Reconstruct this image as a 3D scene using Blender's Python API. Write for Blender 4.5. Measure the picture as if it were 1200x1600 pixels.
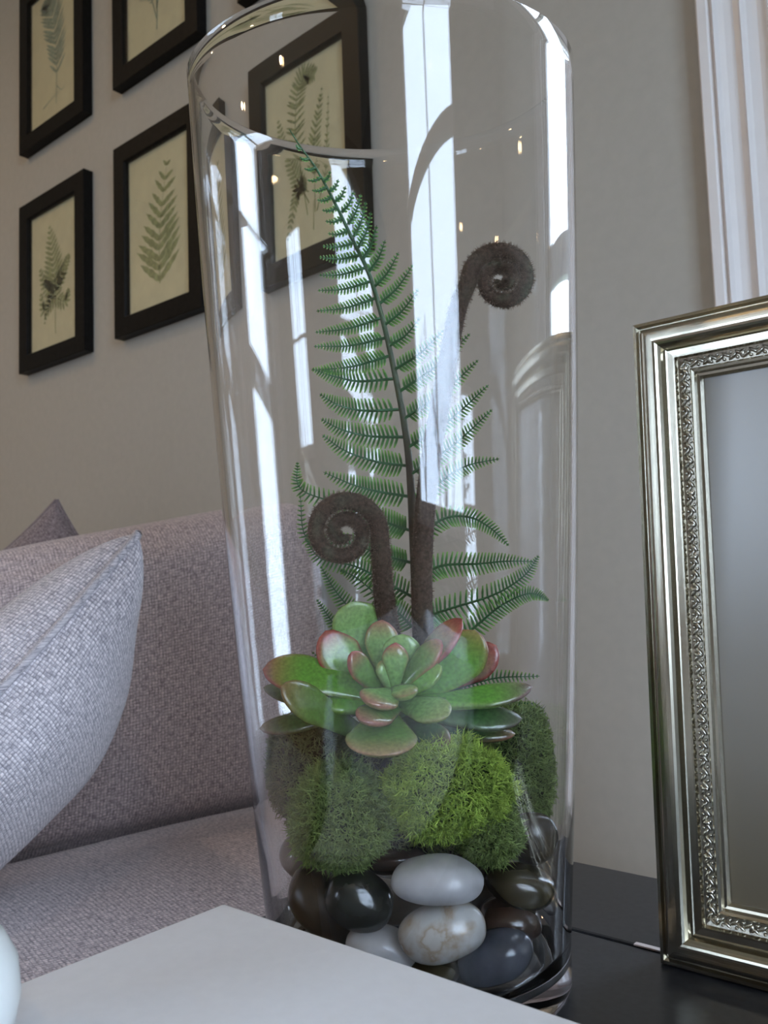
import bpy, bmesh, math, random
import numpy as np
from mathutils import Vector, Matrix, noise

for o in list(bpy.data.objects):
    bpy.data.objects.remove(o)
SC = bpy.context.scene
COL = SC.collection
PI = math.pi

# ------------------------------------------------------------------ camera
F_PX, PITCH, ROLL, YAW, DIST = 1340.9, .0806, -.0331, -.6988, 1.0117
fw = Vector((math.sin(YAW)*math.cos(PITCH), math.cos(YAW)*math.cos(PITCH), math.sin(PITCH)))
r0 = Vector((math.cos(YAW), -math.sin(YAW), 0)); u0 = r0.cross(fw)
RT = math.cos(ROLL)*r0 + math.sin(ROLL)*u0
UP = -math.sin(ROLL)*r0 + math.cos(ROLL)*u0
EYE = Vector((0, -DIST, 0))
cd = bpy.data.cameras.new('camera'); cam = bpy.data.objects.new('camera', cd); COL.objects.link(cam)
cd.sensor_fit = 'VERTICAL'; cd.sensor_height = 36; cd.lens = F_PX*36/1600
cd.clip_start = .01; cd.clip_end = 200
cam.matrix_world = Matrix(((RT.x, UP.x, -fw.x, EYE.x), (RT.y, UP.y, -fw.y, EYE.y), (RT.z, UP.z, -fw.z, EYE.z), (0, 0, 0, 1)))
cd.dof.use_dof = True; cd.dof.focus_distance = .46; cd.dof.aperture_fstop = 20
SC.camera = cam

# ------------------------------------------------------------------ world, light, exposure
SC.view_settings.view_transform = 'Standard'; SC.view_settings.look = 'None'
SC.view_settings.exposure = 1.5; SC.view_settings.gamma = 1; SC.view_settings.use_curve_mapping = False
W = bpy.data.worlds.new('sky'); SC.world = W; W.use_nodes = True
wb = W.node_tree.nodes['Background']
wb.inputs[0].default_value = (.62, .78, 1.0, 1); wb.inputs[1].default_value = 5.0

def portal(loc, rot, sx, sy):
    l = bpy.data.lights.new('window_portal', 'AREA'); l.shape = 'RECTANGLE'; l.size = sx; l.size_y = sy
    l.cycles.is_portal = True
    o = bpy.data.objects.new('window_portal', l); o.location = loc; o.rotation_euler = rot; COL.objects.link(o)

FLOOR, CEIL = -.75, 1.95
XL, XR, YF = -3.6, 1.7, -4.6
# window openings: (side, a0, a1, z0, z1)
WIN_BACK = (-.175, .24, -.2, 1.6)
WIN_RIGHT = (-2.3, -1.05, -.10, 1.75)
WIN_FRONT = (-1.80, -1.1, .2, 1.5)

# ------------------------------------------------------------------ helpers
def ray(x, y):
    return fw + RT*((x-600)/F_PX) - UP*((y-800)/F_PX)
def PD(x, y, d):                     # point at distance d along the camera axis
    return EYE + ray(x, y)*d

def mesh_obj(name, verts, faces, mat=None, parent=None, smooth=True, uvs=None, cols=None):
    me = bpy.data.meshes.new(name)
    me.from_pydata([tuple(v) for v in verts], [], faces)
    if cols is not None:
        a = me.color_attributes.new('col', 'FLOAT_COLOR', 'POINT')
        arr = np.ones((len(verts), 4), dtype=np.float32); arr[:, :3] = cols
        a.data.foreach_set('color', arr.ravel())
    if uvs is not None:
        ul = me.uv_layers.new(name='UVMap')
        li = np.zeros(len(me.loops), dtype=np.int32); me.loops.foreach_get('vertex_index', li)
        ul.data.foreach_set('uv', np.asarray(uvs, dtype=np.float32)[li].ravel())
    if smooth:
        me.polygons.foreach_set('use_smooth', [True]*len(me.polygons))
    me.update()
    o = bpy.data.objects.new(name, me); COL.objects.link(o)
    if mat: me.materials.append(mat)
    if parent: o.parent = parent
    return o

def bm_obj(name, bm, mat=None, parent=None, smooth=False):
    me = bpy.data.meshes.new(name); bm.to_mesh(me); bm.free()
    if smooth: me.polygons.foreach_set('use_smooth', [True]*len(me.polygons))
    o = bpy.data.objects.new(name, me); COL.objects.link(o)
    if mat: me.materials.append(mat)
    if parent: o.parent = parent
    return o

def add_box(bm, lo, hi, bev=0):
    lo = Vector(lo); hi = Vector(hi)
    g = bmesh.ops.create_cube(bm, size=1)['verts']
    for v in g:
        v.co = Vector([(lo[i]+hi[i])/2 + v.co[i]*(hi[i]-lo[i]) for i in range(3)])
    if bev:
        es = list({e for v in g for e in v.link_edges})
        bmesh.ops.bevel(bm, geom=es, offset=bev, segments=2, affect='EDGES', profile=.6)

def box(name, lo, hi, mat, parent=None, bev=0):
    bm = bmesh.new(); add_box(bm, lo, hi, bev); return bm_obj(name, bm, mat, parent)

def tag(o, label=None, cat=None, group=None, kind=None):
    if label: o['label'] = label
    if cat: o['category'] = cat
    if group: o['group'] = group
    if kind: o['kind'] = kind
    return o

def thing(name, label, cat, loc=(0, 0, 0), group=None):
    o = bpy.data.objects.new(name, None); COL.objects.link(o); o.location = loc; o.empty_display_size = .05
    return tag(o, label, cat, group)

def settle(root):                    # parts are built in world space: keep them there under a moved root
    bpy.context.view_layer.update()
    inv = root.matrix_world.inverted()
    for c in root.children:
        c.matrix_parent_inverse = inv

def tube(path, radii, seg=10, up=None, flat=1.0, cap=True):
    """swept tube: returns verts, faces"""
    P = [Vector(p) for p in path]; n = len(P); V = []; Fc = []
    T = [(P[min(i+1, n-1)]-P[max(i-1, 0)]).normalized() for i in range(n)]
    a = Vector(up) if up else (Vector((0, 0, 1)) if abs(T[0].z) < .9 else Vector((1, 0, 0)))
    for i in range(n):
        b = T[i].cross(a)
        if b.length < 1e-6: b = T[i].orthogonal()
        b.normalize(); c = b.cross(T[i]).normalized()
        if not up: a = c
        r = radii[i] if hasattr(radii, '__len__') else radii
        for k in range(seg):
            t = 2*PI*k/seg
            V.append(P[i] + b*(r*math.cos(t)) + c*(r*flat*math.sin(t)))
    for i in range(n-1):
        for k in range(seg):
            k2 = (k+1) % seg
            Fc.append((i*seg+k, i*seg+k2, (i+1)*seg+k2, (i+1)*seg+k))
    if cap:
        Fc.append(tuple(range(seg-1, -1, -1))); Fc.append(tuple((n-1)*seg+k for k in range(seg)))
    return V, Fc

def join(parts):
    V = []; Fc = []
    for v, f in parts:
        b = len(V); V += list(v); Fc += [tuple(b+i for i in q) for q in f]
    return V, Fc

def smooth_path(pts, n):
    """Catmull-Rom through pts (Vectors) -> n+1 points"""
    P = [Vector(p) for p in pts]; P = [P[0]*2-P[1]] + P + [P[-1]*2-P[-2]]
    m = len(P)-3; out = []
    for i in range(n+1):
        t = i/n*m; k = min(int(t), m-1); t -= k
        a, b, c, d = P[k:k+4]
        out.append(.5*((2*b) + (c-a)*t + (2*a-5*b+4*c-d)*t*t + (-a+3*b-3*c+d)*t**3))
    return out

def lathe(profile, seg, fn):
    """profile [(r,z)], fn(r,theta,z)->xyz"""
    V = []; Fc = []
    n = len(profile)
    for r, z in profile:
        for k in range(seg): V.append(fn(r, 2*PI*k/seg, z))
    for i in range(n-1):
        for k in range(seg):
            k2 = (k+1) % seg; Fc.append((i*seg+k, i*seg+k2, (i+1)*seg+k2, (i+1)*seg+k))
    return V, Fc

# ------------------------------------------------------------------ materials
def M(name):
    m = bpy.data.materials.new(name); m.use_nodes = True
    nt = m.node_tree; b = nt.nodes['Principled BSDF']
    return m, nt, b
def N(nt, typ, **kw):
    n = nt.nodes.new(typ)
    for k, v in kw.items():
        if k.startswith('_'): setattr(n, k[1:], v)
        else: n.inputs[k.replace('~', ' ')].default_value = v
    return n
def ramp(nt, fac, stops):
    r = nt.nodes.new('ShaderNodeValToRGB'); e = r.color_ramp.elements
    while len(e) > 1: e.remove(e[-1])
    e[0].position = stops[0][0]; e[0].color = (*stops[0][1], 1)
    for p, c in stops[1:]:
        q = e.new(p); q.color = (*c, 1)
    nt.links.new(fac, r.inputs[0]); return r.outputs[0]
def bump(nt, b, h, strength=.3, dist=.001):
    n = N(nt, 'ShaderNodeBump', Strength=strength, Distance=dist)
    nt.links.new(h, n.inputs['Height']); nt.links.new(n.outputs[0], b.inputs['Normal'])
def simple(name, col, rough=.5, metal=0, nscale=0, var=.12, bmp=0, bdist=.0005, coat=0):
    m, nt, b = M(name)
    b.inputs['Base Color'].default_value = (*col, 1); b.inputs['Roughness'].default_value = rough
    b.inputs['Metallic'].default_value = metal; b.inputs['Coat Weight'].default_value = coat
    if nscale:
        tc = N(nt, 'ShaderNodeTexCoord'); nz = N(nt, 'ShaderNodeTexNoise', Scale=nscale, Detail=5.)
        nt.links.new(tc.outputs['Object'], nz.inputs['Vector'])
        c = ramp(nt, nz.outputs[0], [(.3, tuple(x*(1-var) for x in col)), (.7, tuple(min(1, x*(1+var)) for x in col))])
        nt.links.new(c, b.inputs['Base Color'])
        if bmp: bump(nt, b, nz.outputs[0], bmp, bdist)
    return m

M_wall = simple('wall_paint', (.425, .402, .352), .75, 0, 60, .03, .15, .0006)
M_ceil = simple('ceiling_paint', (.75, .74, .70), .8, 0, 40, .02)
M_floor = simple('floor_boards', (.30, .19, .11), .35, 0, 12, .25)
M_trim = simple('white_trim_paint', (.80, .77, .76), .35, 0, 30, .02)
M_black = simple('black_frame_wood', (.008, .0075, .007), .42, 0, 90, .3, .2, .0003)
M_black.node_tree.nodes['Principled BSDF'].inputs['Specular IOR Level'].default_value = .10
M_mat = simple('cream_paper', (.56, .52, .33), .8, 0, 35, .05)
M_dark = simple('dark_table_lacquer', (.018, .018, .020), .30, 0, 220, .35, .12, .0002)
M_white = simple('white_lacquer', (.68, .70, .74), .6, 0, 160, .02, .1, .0002)
M_ceramic = simple('white_ceramic', (.80, .82, .80), .35, 0, 30, .02)
M_silver = simple('brushed_silver', (.48, .44, .35), .24, 1, 400, .04, .03, .0001)
M_silver2 = simple('antique_silver', (.46, .43, .36), .33, 1, 700, .35, .3, .0004)
M_chip = simple('pale_chipped_wood', (.55, .45, .42), .8)
M_photo = simple('grey_photo_paper', (.17, .135, .08), .6, 0, 6, .06)
M_bark = simple('bark', (.06, .05, .045), .9, 0, 30, .3)
M_ground = simple('lawn', (.12, .14, .09), .9, 0, 3, .2)

def schlick(nt, ior):               # same reflectance from either side of the sheet
    lw = N(nt, 'ShaderNodeLayerWeight', Blend=.5); p = N(nt, 'ShaderNodeMath', _operation='POWER'); p.inputs[1].default_value = 5
    r_ = ((ior-1)/(ior+1))**2; q = N(nt, 'ShaderNodeMath', _operation='MULTIPLY_ADD'); q.inputs[1].default_value = 1-r_; q.inputs[2].default_value = r_
    nt.links.new(lw.outputs['Facing'], p.inputs[0]); nt.links.new(p.outputs[0], q.inputs[0]); return q.outputs[0]
def glassy(name, refl=(1, 1, 1), ior=1.5, tint=(1, 1, 1)):   # thin pane: clear sheet with Fresnel reflection
    m, nt, b = M(name); nt.nodes.remove(b); out = nt.nodes['Material Output']
    t = N(nt, 'ShaderNodeBsdfTransparent'); t.inputs[0].default_value = (*tint, 1)
    g = N(nt, 'ShaderNodeBsdfGlossy', Roughness=.0); g.inputs[0].default_value = (*refl, 1)
    f = schlick(nt, ior); x = N(nt, 'ShaderNodeMixShader')
    nt.links.new(f, x.inputs[0]); nt.links.new(t.outputs[0], x.inputs[1]); nt.links.new(g.outputs[0], x.inputs[2])
    nt.links.new(x.outputs[0], out.inputs[0]); return m
M_pane = glassy('window_pane_glass')
M_picglass = glassy('picture_glass', ior=1.4)
m, nt, b = M('clear_vase_glass')
b.inputs['Base Color'].default_value = (1, 1, 1, 1); b.inputs['Roughness'].default_value = 0
b.inputs['Transmission Weight'].default_value = 1; b.inputs['IOR'].default_value = 1.48
M_glass = m

def colmat(name, rough=.5, nscale=60, var=.2, bmp=.2, bdist=.0005, coat=0, sss=0, spec=.5):
    m, nt, b = M(name)
    a = N(nt, 'ShaderNodeVertexColor'); a.layer_name = 'col'
    tc = N(nt, 'ShaderNodeTexCoord'); nz = N(nt, 'ShaderNodeTexNoise', Scale=float(nscale), Detail=4.)
    nt.links.new(tc.outputs['Object'], nz.inputs['Vector'])
    r = ramp(nt, nz.outputs[0], [(.3, (1-var,)*3), (.7, (1+var,)*3)])
    x = N(nt, 'ShaderNodeMix', _data_type='RGBA', _blend_type='MULTIPLY'); x.inputs[0].default_value = 1
    nt.links.new(a.outputs[0], x.inputs[6]); nt.links.new(r, x.inputs[7]); nt.links.new(x.outputs[2], b.inputs['Base Color'])
    b.inputs['Roughness'].default_value = rough; b.inputs['Coat Weight'].default_value = coat
    b.inputs['Specular IOR Level'].default_value = spec
    if sss: b.inputs['Subsurface Weight'].default_value = sss; b.inputs['Subsurface Radius'].default_value = (.004, .004, .002)
    if bmp: bump(nt, b, nz.outputs[0], bmp, bdist)
    return m
M_succ = colmat('succulent_skin', .27, 500, .22, .4, .0004, coat=.35)
M_fern = colmat('plastic_fern', .42, 300, .12, .1)
M_moss = colmat('reindeer_moss', .85, 120, .25, 0, spec=.15)
M_fiddle = colmat('fuzzy_brown_stem', .85, 500, .45, .5, .0006, spec=.2)
M_print = simple('printed_fern_ink', (.25, .27, .12), .8, 0, 120, .3)
M_print2 = simple('printed_grey_green_ink', (.23, .28, .20), .8, 0, 120, .3)

def fabric(name, c0, c1, pitch=.0036):
    m, nt, b = M(name); L = nt.links.new
    tc = N(nt, 'ShaderNodeTexCoord'); sp = N(nt, 'ShaderNodeSeparateXYZ')
    wob = N(nt, 'ShaderNodeTexNoise', Scale=90., Detail=2.); L(tc.outputs['UV'], wob.inputs['Vector'])
    mx = N(nt, 'ShaderNodeMixRGB'); mx.blend_type = 'LINEAR_LIGHT'; mx.inputs[0].default_value = .0012
    L(tc.outputs['UV'], mx.inputs[1]); L(wob.outputs[1], mx.inputs[2]); L(mx.outputs[0], sp.inputs[0])
    def wave(sock, ph=0.):
        a = N(nt, 'ShaderNodeMath', _operation='MULTIPLY_ADD'); a.inputs[1].default_value = PI/pitch; a.inputs[2].default_value = ph
        s = N(nt, 'ShaderNodeMath', _operation='SINE'); L(sock, a.inputs[0]); L(a.outputs[0], s.inputs[0]); return s.outputs[0]
    mu = N(nt, 'ShaderNodeMath', _operation='MULTIPLY'); L(wave(sp.outputs[0]), mu.inputs[0]); L(wave(sp.outputs[1]), mu.inputs[1])
    ab = N(nt, 'ShaderNodeMath', _operation='ABSOLUTE'); L(mu.outputs[0], ab.inputs[0])
    # yarn colour variation: stretched noise for warp and weft chosen by the weave sign
    def yarn(sx, sy):
        mp = N(nt, 'ShaderNodeMapping'); mp.inputs['Scale'].default_value = (sx, sy, 1); L(tc.outputs['UV'], mp.inputs[0])
        n = N(nt, 'ShaderNodeTexNoise', Scale=1., Detail=1.); L(mp.outputs[0], n.inputs['Vector']); return n.outputs[0]
    gt = N(nt, 'ShaderNodeMath', _operation='GREATER_THAN'); L(mu.outputs[0], gt.inputs[0]); gt.inputs[1].default_value = 0
    mi = N(nt, 'ShaderNodeMix', _data_type='FLOAT'); L(gt.outputs[0], mi.inputs[0]); L(yarn(90, 420), mi.inputs[2]); L(yarn(420, 90), mi.inputs[3])
    c = ramp(nt, mi.outputs[0], [(.34, c0), (.66, c1)])
    dk = ramp(nt, ab.outputs[0], [(0., (.42, .42, .45)), (.45, (1, 1, 1))])
    x = N(nt, 'ShaderNodeMix', _data_type='RGBA', _blend_type='MULTIPLY'); x.inputs[0].default_value = .8
    L(c, x.inputs[6]); L(dk, x.inputs[7]); L(x.outputs[2], b.inputs['Base Color'])
    b.inputs['Roughness'].default_value = .9; b.inputs['Sheen Weight'].default_value = .25; b.inputs['Specular IOR Level'].default_value = .2
    bump(nt, b, ab.outputs[0], .5, .0012); return m
M_sofa = fabric('sofa_tweed', (.30, .235, .235), (.74, .60, .575), .0044)
M_pillow = fabric('pillow_tweed', (.34, .31, .33), (.74, .67, .68), .0034)
M_pillow2 = fabric('rear_pillow_tweed', (.15, .11, .12), (.40, .33, .33))

# ------------------------------------------------------------------ room shell
def wall_with_hole(name, axis, pos, thick, a0, a1, hole):
    """axis 'y': wall in plane y=pos spanning x a0..a1; axis 'x': plane x=pos spanning y"""
    bm = bmesh.new(); h0, h1, z0, z1 = hole
    def bx(u0, u1, w0, w1):
        p0, p1 = sorted((pos, pos+thick))
        if axis == 'y': add_box(bm, (u0, p0, w0), (u1, p1, w1))
        else: add_box(bm, (p0, u0, w0), (p1, u1, w1))
    bx(a0, h0, FLOOR, CEIL); bx(h1, a1, FLOOR, CEIL); bx(h0, h1, FLOOR, z0); bx(h0, h1, z1, CEIL)
    return tag(bm_obj(name, bm, M_wall), kind='structure')
wall_with_hole('wall_back', 'y', 0, .12, XL-.1, XR+.1, WIN_BACK)
wall_with_hole('wall_right', 'x', XR, .12, YF, 0, WIN_RIGHT)
wall_with_hole('wall_front', 'y', YF, -.12, XL-.1, XR+.1, WIN_FRONT)
tag(box('wall_left', (XL-.12, YF, FLOOR), (XL, 0, CEIL), M_wall), kind='structure')
tag(box('floor', (XL-.12, YF-.12, FLOOR-.05), (XR+.12, .12, FLOOR), M_floor), kind='structure')
tag(box('ceiling', (XL-.12, YF-.12, CEIL), (XR+.12, .12, CEIL+.05), M_ceil), kind='structure')
tag(box('baseboard_back', (XL, -.018, FLOOR), (XR, 0, FLOOR+.12), M_trim, bev=.004), kind='structure')

def window(name, axis, pos, inward, hole, nx, nz):
    """frame set in the wall thickness, muntins and panes; inward = +1/-1 direction of the room"""
    r = thing(name, None, None); r['kind'] = 'structure'
    h0, h1, z0, z1 = hole
    def bx(nm, u0, u1, w0, w1, d0, d1, mat, bev=.003):
        p0, p1 = sorted((pos-inward*d0, pos-inward*d1))
        lo, hi = ((u0, p0, w0), (u1, p1, w1)) if axis == 'y' else ((p0, u0, w0), (p1, u1, w1))
        return box(nm, lo, hi, mat, r, bev)
    t = .05
    bx('window_frame', h0, h0+t, z0, z1, .03, .08, M_trim); bx('window_frame', h1-t, h1, z0, z1, .03, .08, M_trim)
    bx('window_frame', h0+t, h1-t, z0, z0+t, .03, .08, M_trim); bx('window_frame', h0+t, h1-t, z1-t, z1, .03, .08, M_trim)
    bx('window_sill', h0-.03, h1+.03, z0-.03, z0, -.04, .03, M_trim)
    for i in range(1, nx):
        u = h0+(h1-h0)*i/nx; bx('muntin', u-.011, u+.011, z0+t, z1-t, .04, .07, M_trim)
    for i in range(1, nz):
        w = z0+(z1-z0)*i/nz; q = .03 if i == nz//2 and nz > 2 else .011
        bx('muntin', h0+t, h1-t, w-q, w+q, .04, .07, M_trim)
    bx('pane', h0+t, h1-t, z0+t, z1-t, .054, .056, M_pane, 0)
    return r
window('window_1', 'y', 0, -1, WIN_BACK, 1, 3)
w2 = window('window_2', 'x', XR, -1, WIN_RIGHT, 2, 1)
ap = [(XR+.06, -1.05-1.2*math.sin(a), .98+.16*math.cos(a)) for a in [i/16*PI/2 for i in range(17)]]
V, Fc = tube(ap, .05, 8, up=(1, 0, 0)); mesh_obj('arched_bar', V, Fc, M_trim, w2)
window('window_3', 'y', YF, 1, WIN_FRONT, 2, 2)
portal(((WIN_BACK[0]+WIN_BACK[1])/2, .10, (WIN_BACK[2]+WIN_BACK[3])/2), (-PI/2, 0, 0), WIN_BACK[1]-WIN_BACK[0], WIN_BACK[3]-WIN_BACK[2])
portal((XR+.10, (WIN_RIGHT[0]+WIN_RIGHT[1])/2, (WIN_RIGHT[2]+WIN_RIGHT[3])/2), (PI/2, 0, PI/2), WIN_RIGHT[1]-WIN_RIGHT[0], WIN_RIGHT[3]-WIN_RIGHT[2])
portal(((WIN_FRONT[0]+WIN_FRONT[1])/2, YF-.10, (WIN_FRONT[2]+WIN_FRONT[3])/2), (PI/2, 0, 0), WIN_FRONT[1]-WIN_FRONT[0], WIN_FRONT[3]-WIN_FRONT[2])

# fluted casing round the back window (profile across the face: (x offset, depth))
def casing(name, x_out, sgn, z0, z1):
    prof = [(0, 0), (0, .020), (.002, .022), (.012, .022), (.016, .018), (.020, .024), (.024, .018), (.030, .015), (.040, .013),
            (.046, .015), (.050, .022), (.055, .015), (.066, .013), (.076, .015), (.080, .022), (.085, .016), (.096, .014),
            (.108, .016), (.114, .026), (.126, .028), (.130, .022), (.150, .020), (.150, 0)]
    V = []; n = len(prof)
    for z in (z0, z1):
        for a, d in prof: V.append((x_out+sgn*a, -d, z))
    Fc = [(i, i+1, n+i+1, n+i) for i in range(n-1)] + [tuple(range(n)), tuple(range(2*n-1, n-1, -1))]
    return tag(mesh_obj(name, V, Fc, M_trim, smooth=False), kind='structure')
casing('trim_1', -.325, 1, -.30, 1.75)
casing('trim_2', .39, -1, -.30, 1.75)
tag(box('trim_3', (-.34, -.03, 1.75), (.405, 0, 1.90), M_trim, bev=.006), kind='structure')

# bare trees and lawn outside the windows
tag(box('lawn', (-30, -40, -2.2), (30, 40, -2.1), M_ground), kind='structure')
random.seed(4)
def tree(x, y, h, label):
    parts = []
    def br(p, d, l, r, lv):
        q = p + d*l; m_ = (p+q)/2 + Vector((random.uniform(-1, 1), random.uniform(-1, 1), 0))*l*.06
        parts.append(tube(smooth_path([p, m_, q], 4), [r*(1-.1*k) for k in range(5)], 5, cap=False))
        if lv:
            for k in range(3 if lv > 1 else 4):
                dd = (d + Vector((random.uniform(-1, 1), random.uniform(-1, 1), random.uniform(-.2, .7)))*.75).normalized()
                br(p+d*l*random.uniform(.45, 1), dd, l*random.uniform(.5, .75), r*.5, lv-1)
    br(Vector((x, y, -2.1)), Vector((0, 0, 1)), h, .07, 5)
    V, Fc = join(parts); tag(mesh_obj('bare_tree', V, Fc, M_bark), label, 'tree', 'bare trees outside the windows')
for x, y, h, lb in ((6.2, -3.0, 1.9, 'bare tree nearest outside the right hand window'), (13, .5, 2.4, 'bare tree far off outside the right hand window'), (11, -8.5, 2.3, 'bare tree outside the right hand window, towards the back'),
                (1.2, 6.5, 2.1, 'bare tree outside the narrow window in the picture wall'), (-4.4, -12.5, 2.2, 'bare tree left of centre outside the window facing the picture wall')):
    tree(x, y, h, lb)

# ------------------------------------------------------------------ ceiling lamps (warm recessed spots)
m, nt, b = M('warm_lamp_glow'); b.inputs['Emission Color'].default_value = (1, .68, .36, 1); b.inputs['Emission Strength'].default_value = 105
M_lamp = m
for i, (x, y) in enumerate(((-1.9, -1.2), (-1.7, -2.6), (-1.2, -3.8), (-2.8, -3.2), (-3.0, -1.7), (.75, -2.0))):
    r = thing('ceiling_lamp', 'recessed warm ceiling lamp ' + ('nearest the picture wall', 'in the middle of the row', 'nearest the window facing the picture wall', 'in the far back corner', 'nearest the left wall', 'nearest the right hand window')[i], 'lamp', (x, y, CEIL), 'recessed ceiling lamps')
    V, Fc = lathe([(.045, 0), (.062, -.002), (.064, -.008), (.056, -.012), (.046, -.010), (.045, 0)], 24, lambda q, t, z: (x+q*math.cos(t), y+q*math.sin(t), CEIL+z))
    mesh_obj('lamp_ring', V, Fc, M_trim, r)
    V, Fc = lathe([(.0001, -.004), (.03, -.005), (.0445, -.002)], 24, lambda q, t, z: (x+q*math.cos(t), y+q*math.sin(t), CEIL+z))
    mesh_obj('lamp_lens', V, Fc, M_lamp, r)
    settle(r)

# ------------------------------------------------------------------ pictures on the back wall
PX0, PZ0, PSX, PSZ, PW, PH = -1.9546, .5216, .4065, .5424, .29, .41
PT, PB = .024, .041
def leaf_poly(parts, p, d, l, w, n=5):
    """flat toothed leaflet in the wall plane (x,z)"""
    d = Vector(d).normalized(); s = Vector((-d.y, d.x)); V = []
    for i in range(n+1):
        t = i/n; ww = w*math.sin(PI*min(1, .18+t*.82))**.8*(1 if i % 2 else .72)
        c = Vector(p)+d*(l*t); V += [c+s*ww, c-s*ww]
    Fc = [(2*i, 2*i+1, 2*i+3, 2*i+2) for i in range(n)]
    parts.append(([(v.x, 0, v.y) for v in V], Fc))
def frond(parts, pts, wfun, n, leaf_w, ang=.9, stem=.0012, taper=True, y=0, rough=1):
    P = smooth_path([Vector((a, b_, 0)) for a, b_ in pts], 60)
    for i in range(60):
        a, b_ = P[i], P[i+1]; t = (b_-a).normalized(); s = Vector((-t.y, t.x, 0))*stem*(1.2-i/60)
        parts.append(([(a.x+s.x, 0, a.y+s.y), (a.x-s.x, 0, a.y-s.y), (b_.x-s.x, 0, b_.y-s.y), (b_.x+s.x, 0, b_.y+s.y)], [(0, 1, 2, 3)]))
    for k in range(n):
        u = (k+.5)/n; L = wfun(u)
        if L <= 0: continue
        i = min(59, int(u*60)); t = (P[i+1]-P[i]).normalized(); t2 = Vector((t.x, t.y)); s = Vector((-t.y, t.x))
        for sg in (1, -1):
            d = t2*math.cos(ang)+s*sg*math.sin(ang); p0 = Vector((P[i].x, P[i].y))
            leaf_poly(parts, p0, d, L*random.uniform(.9, 1.05), leaf_w*(.5+.5*L/.05), 7)
def wall_print(ci, ri, kind, label):
    x = PX0+ci*PSX; z = PZ0+ri*PSZ
    r = thing('framed_fern_print', label, 'picture', (x+PW/2, 0, z), 'fern prints on the wall')
    # four mitred rails
    for c0, c1, ax in (((0, 0), (PW, 0), 'b'), ((PW, 0), (PW, PH), 'r'), ((PW, PH), (0, PH), 't'), ((0, PH), (0, 0), 'l')):
        c0 = Vector(c0); c1 = Vector(c1); d = (c1-c0).normalized(); nn = Vector((-d.y, d.x))
        prof = [(0, .001), (0, PT-.001), (.001, PT), (PB-.003, PT), (PB, PT-.004), (PB, .006), (PB, .001)]
        V = []
        for c, sg in ((c0, 1), (c1, -1)):
            for w_, h_ in prof:
                q = c+nn*w_+d*(sg*w_); V.append((x+q.x, -h_, z+q.y))
        k = len(prof); Fc = [(i, (i+1) % k, k+(i+1) % k, k+i) for i in range(k)] + [tuple(range(k)), tuple(range(2*k-1, k-1, -1))]
        mesh_obj('rail', V, Fc, M_black, r, smooth=False)
    box('paper', (x+PB-.002, -.012, z+PB-.002), (x+PW-PB+.002, -.010, z+PH-PB+.002), M_mat, r)
    box('glass', (x+PB-.002, -.0185, z+PB-.002), (x+PW-PB+.002, -.0175, z+PH-PB+.002), M_picglass, r)
    parts = []; cx, cz = PW/2, PH/2
    random.seed(ci*7+ri)
    if kind == 'wide':
        frond(parts, [(cx, .085), (cx+.002, .2), (cx+.03, .335)], lambda u: .105*(min(1, u*5+.62))*(1-u)**.6, 11, .0062, .95)
    elif kind == 'triple':
        frond(parts, [(cx+.005, .07), (cx, .2), (cx-.022, .335)], lambda u: 0 if u < .35 else .10*(1-u)**.75, 20, .0055, .95)
        for a in (1, -1):
            frond(parts, [(cx, .17), (cx+a*.04, .2+.01*a), (cx+a*.066, .24)], lambda u: .034*(1-u)**.5, 9, .006, .9)
            frond(parts, [(cx, .16), (cx+a*.045, .135), (cx+a*.063, .17-.01*a)], lambda u: .032*(1-u)**.5, 9, .006, .9)
        frond(parts, [(cx, .17), (cx-.03, .14), (cx-.045, .10)], lambda u: .02*(1-u)**.5, 8, .004, .9)
    elif kind == 'tall':
        frond(parts, [(cx+.01, .075), (cx+.012, .2), (cx-.01, .31), (cx-.035, .355)], lambda u: 0 if u < .18 else .068*math.sin(PI*min(1, (u-.1)*.95+.12))**.7, 26, .0042, .85)
        frond(parts, [(cx-.05, .085), (cx-.01, .095), (cx+.03, .10)], lambda u: 0, 1, .001)
        frond(parts, [(cx+.01, .12), (cx+.035, .10), (cx+.055, .11)], lambda u: 0, 1, .001)
    elif kind == 'twig':
        for q in ([(cx+.0, .075), (cx+.0, .14), (cx-.03, .22), (cx-.03, .32)], [(cx, .12), (cx+.01, .2), (cx+.03, .3)], [(cx, .1), (cx-.02, .15), (cx-.055, .17)], [(cx, .12), (cx+.012, .15), (cx+.03, .17)]):
            frond(parts, q, lambda u: .012 if u > .3 else 0, 9, .003, .8, .0016)
    else:   # cluster of fronds
        frond(parts, [(cx-.005, .10), (cx-.022, .2), (cx-.02, .30), (cx+.0, .345), (cx+.03, .335)], lambda u: .033*(1-u)**.2 if u > .25 else 0, 34, .0036, 1.1)
        frond(parts, [(cx+.015, .10), (cx+.02, .2), (cx+.048, .31)], lambda u: .044*(1-u)**.7 if u > .3 else 0, 22, .004, .8)
        frond(parts, [(cx+.02, .10), (cx+.05, .18), (cx+.062, .29)], lambda u: .018*(1-u)**.6 if u > .3 else 0, 18, .003, .8)
        frond(parts, [(cx, .12), (cx-.045, .2), (cx-.07, .295)], lambda u: .030*(1-u)**.5 if u > .2 else 0, 20, .005, 1.)
        frond(parts, [(cx, .14), (cx-.03, .15), (cx-.065, .07)], lambda u: .028*(1-u)**.5 if u > .1 else 0, 18, .005, .9)
        frond(parts, [(cx+.01, .07), (cx+.012, .12)], lambda u: 0, 1, .001)
    V, Fc = join(parts)
    V = [(x+a, -.0125-.0001*(i % 7)*0, z+c) for i, (a, b_, c) in enumerate(V)]
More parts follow.
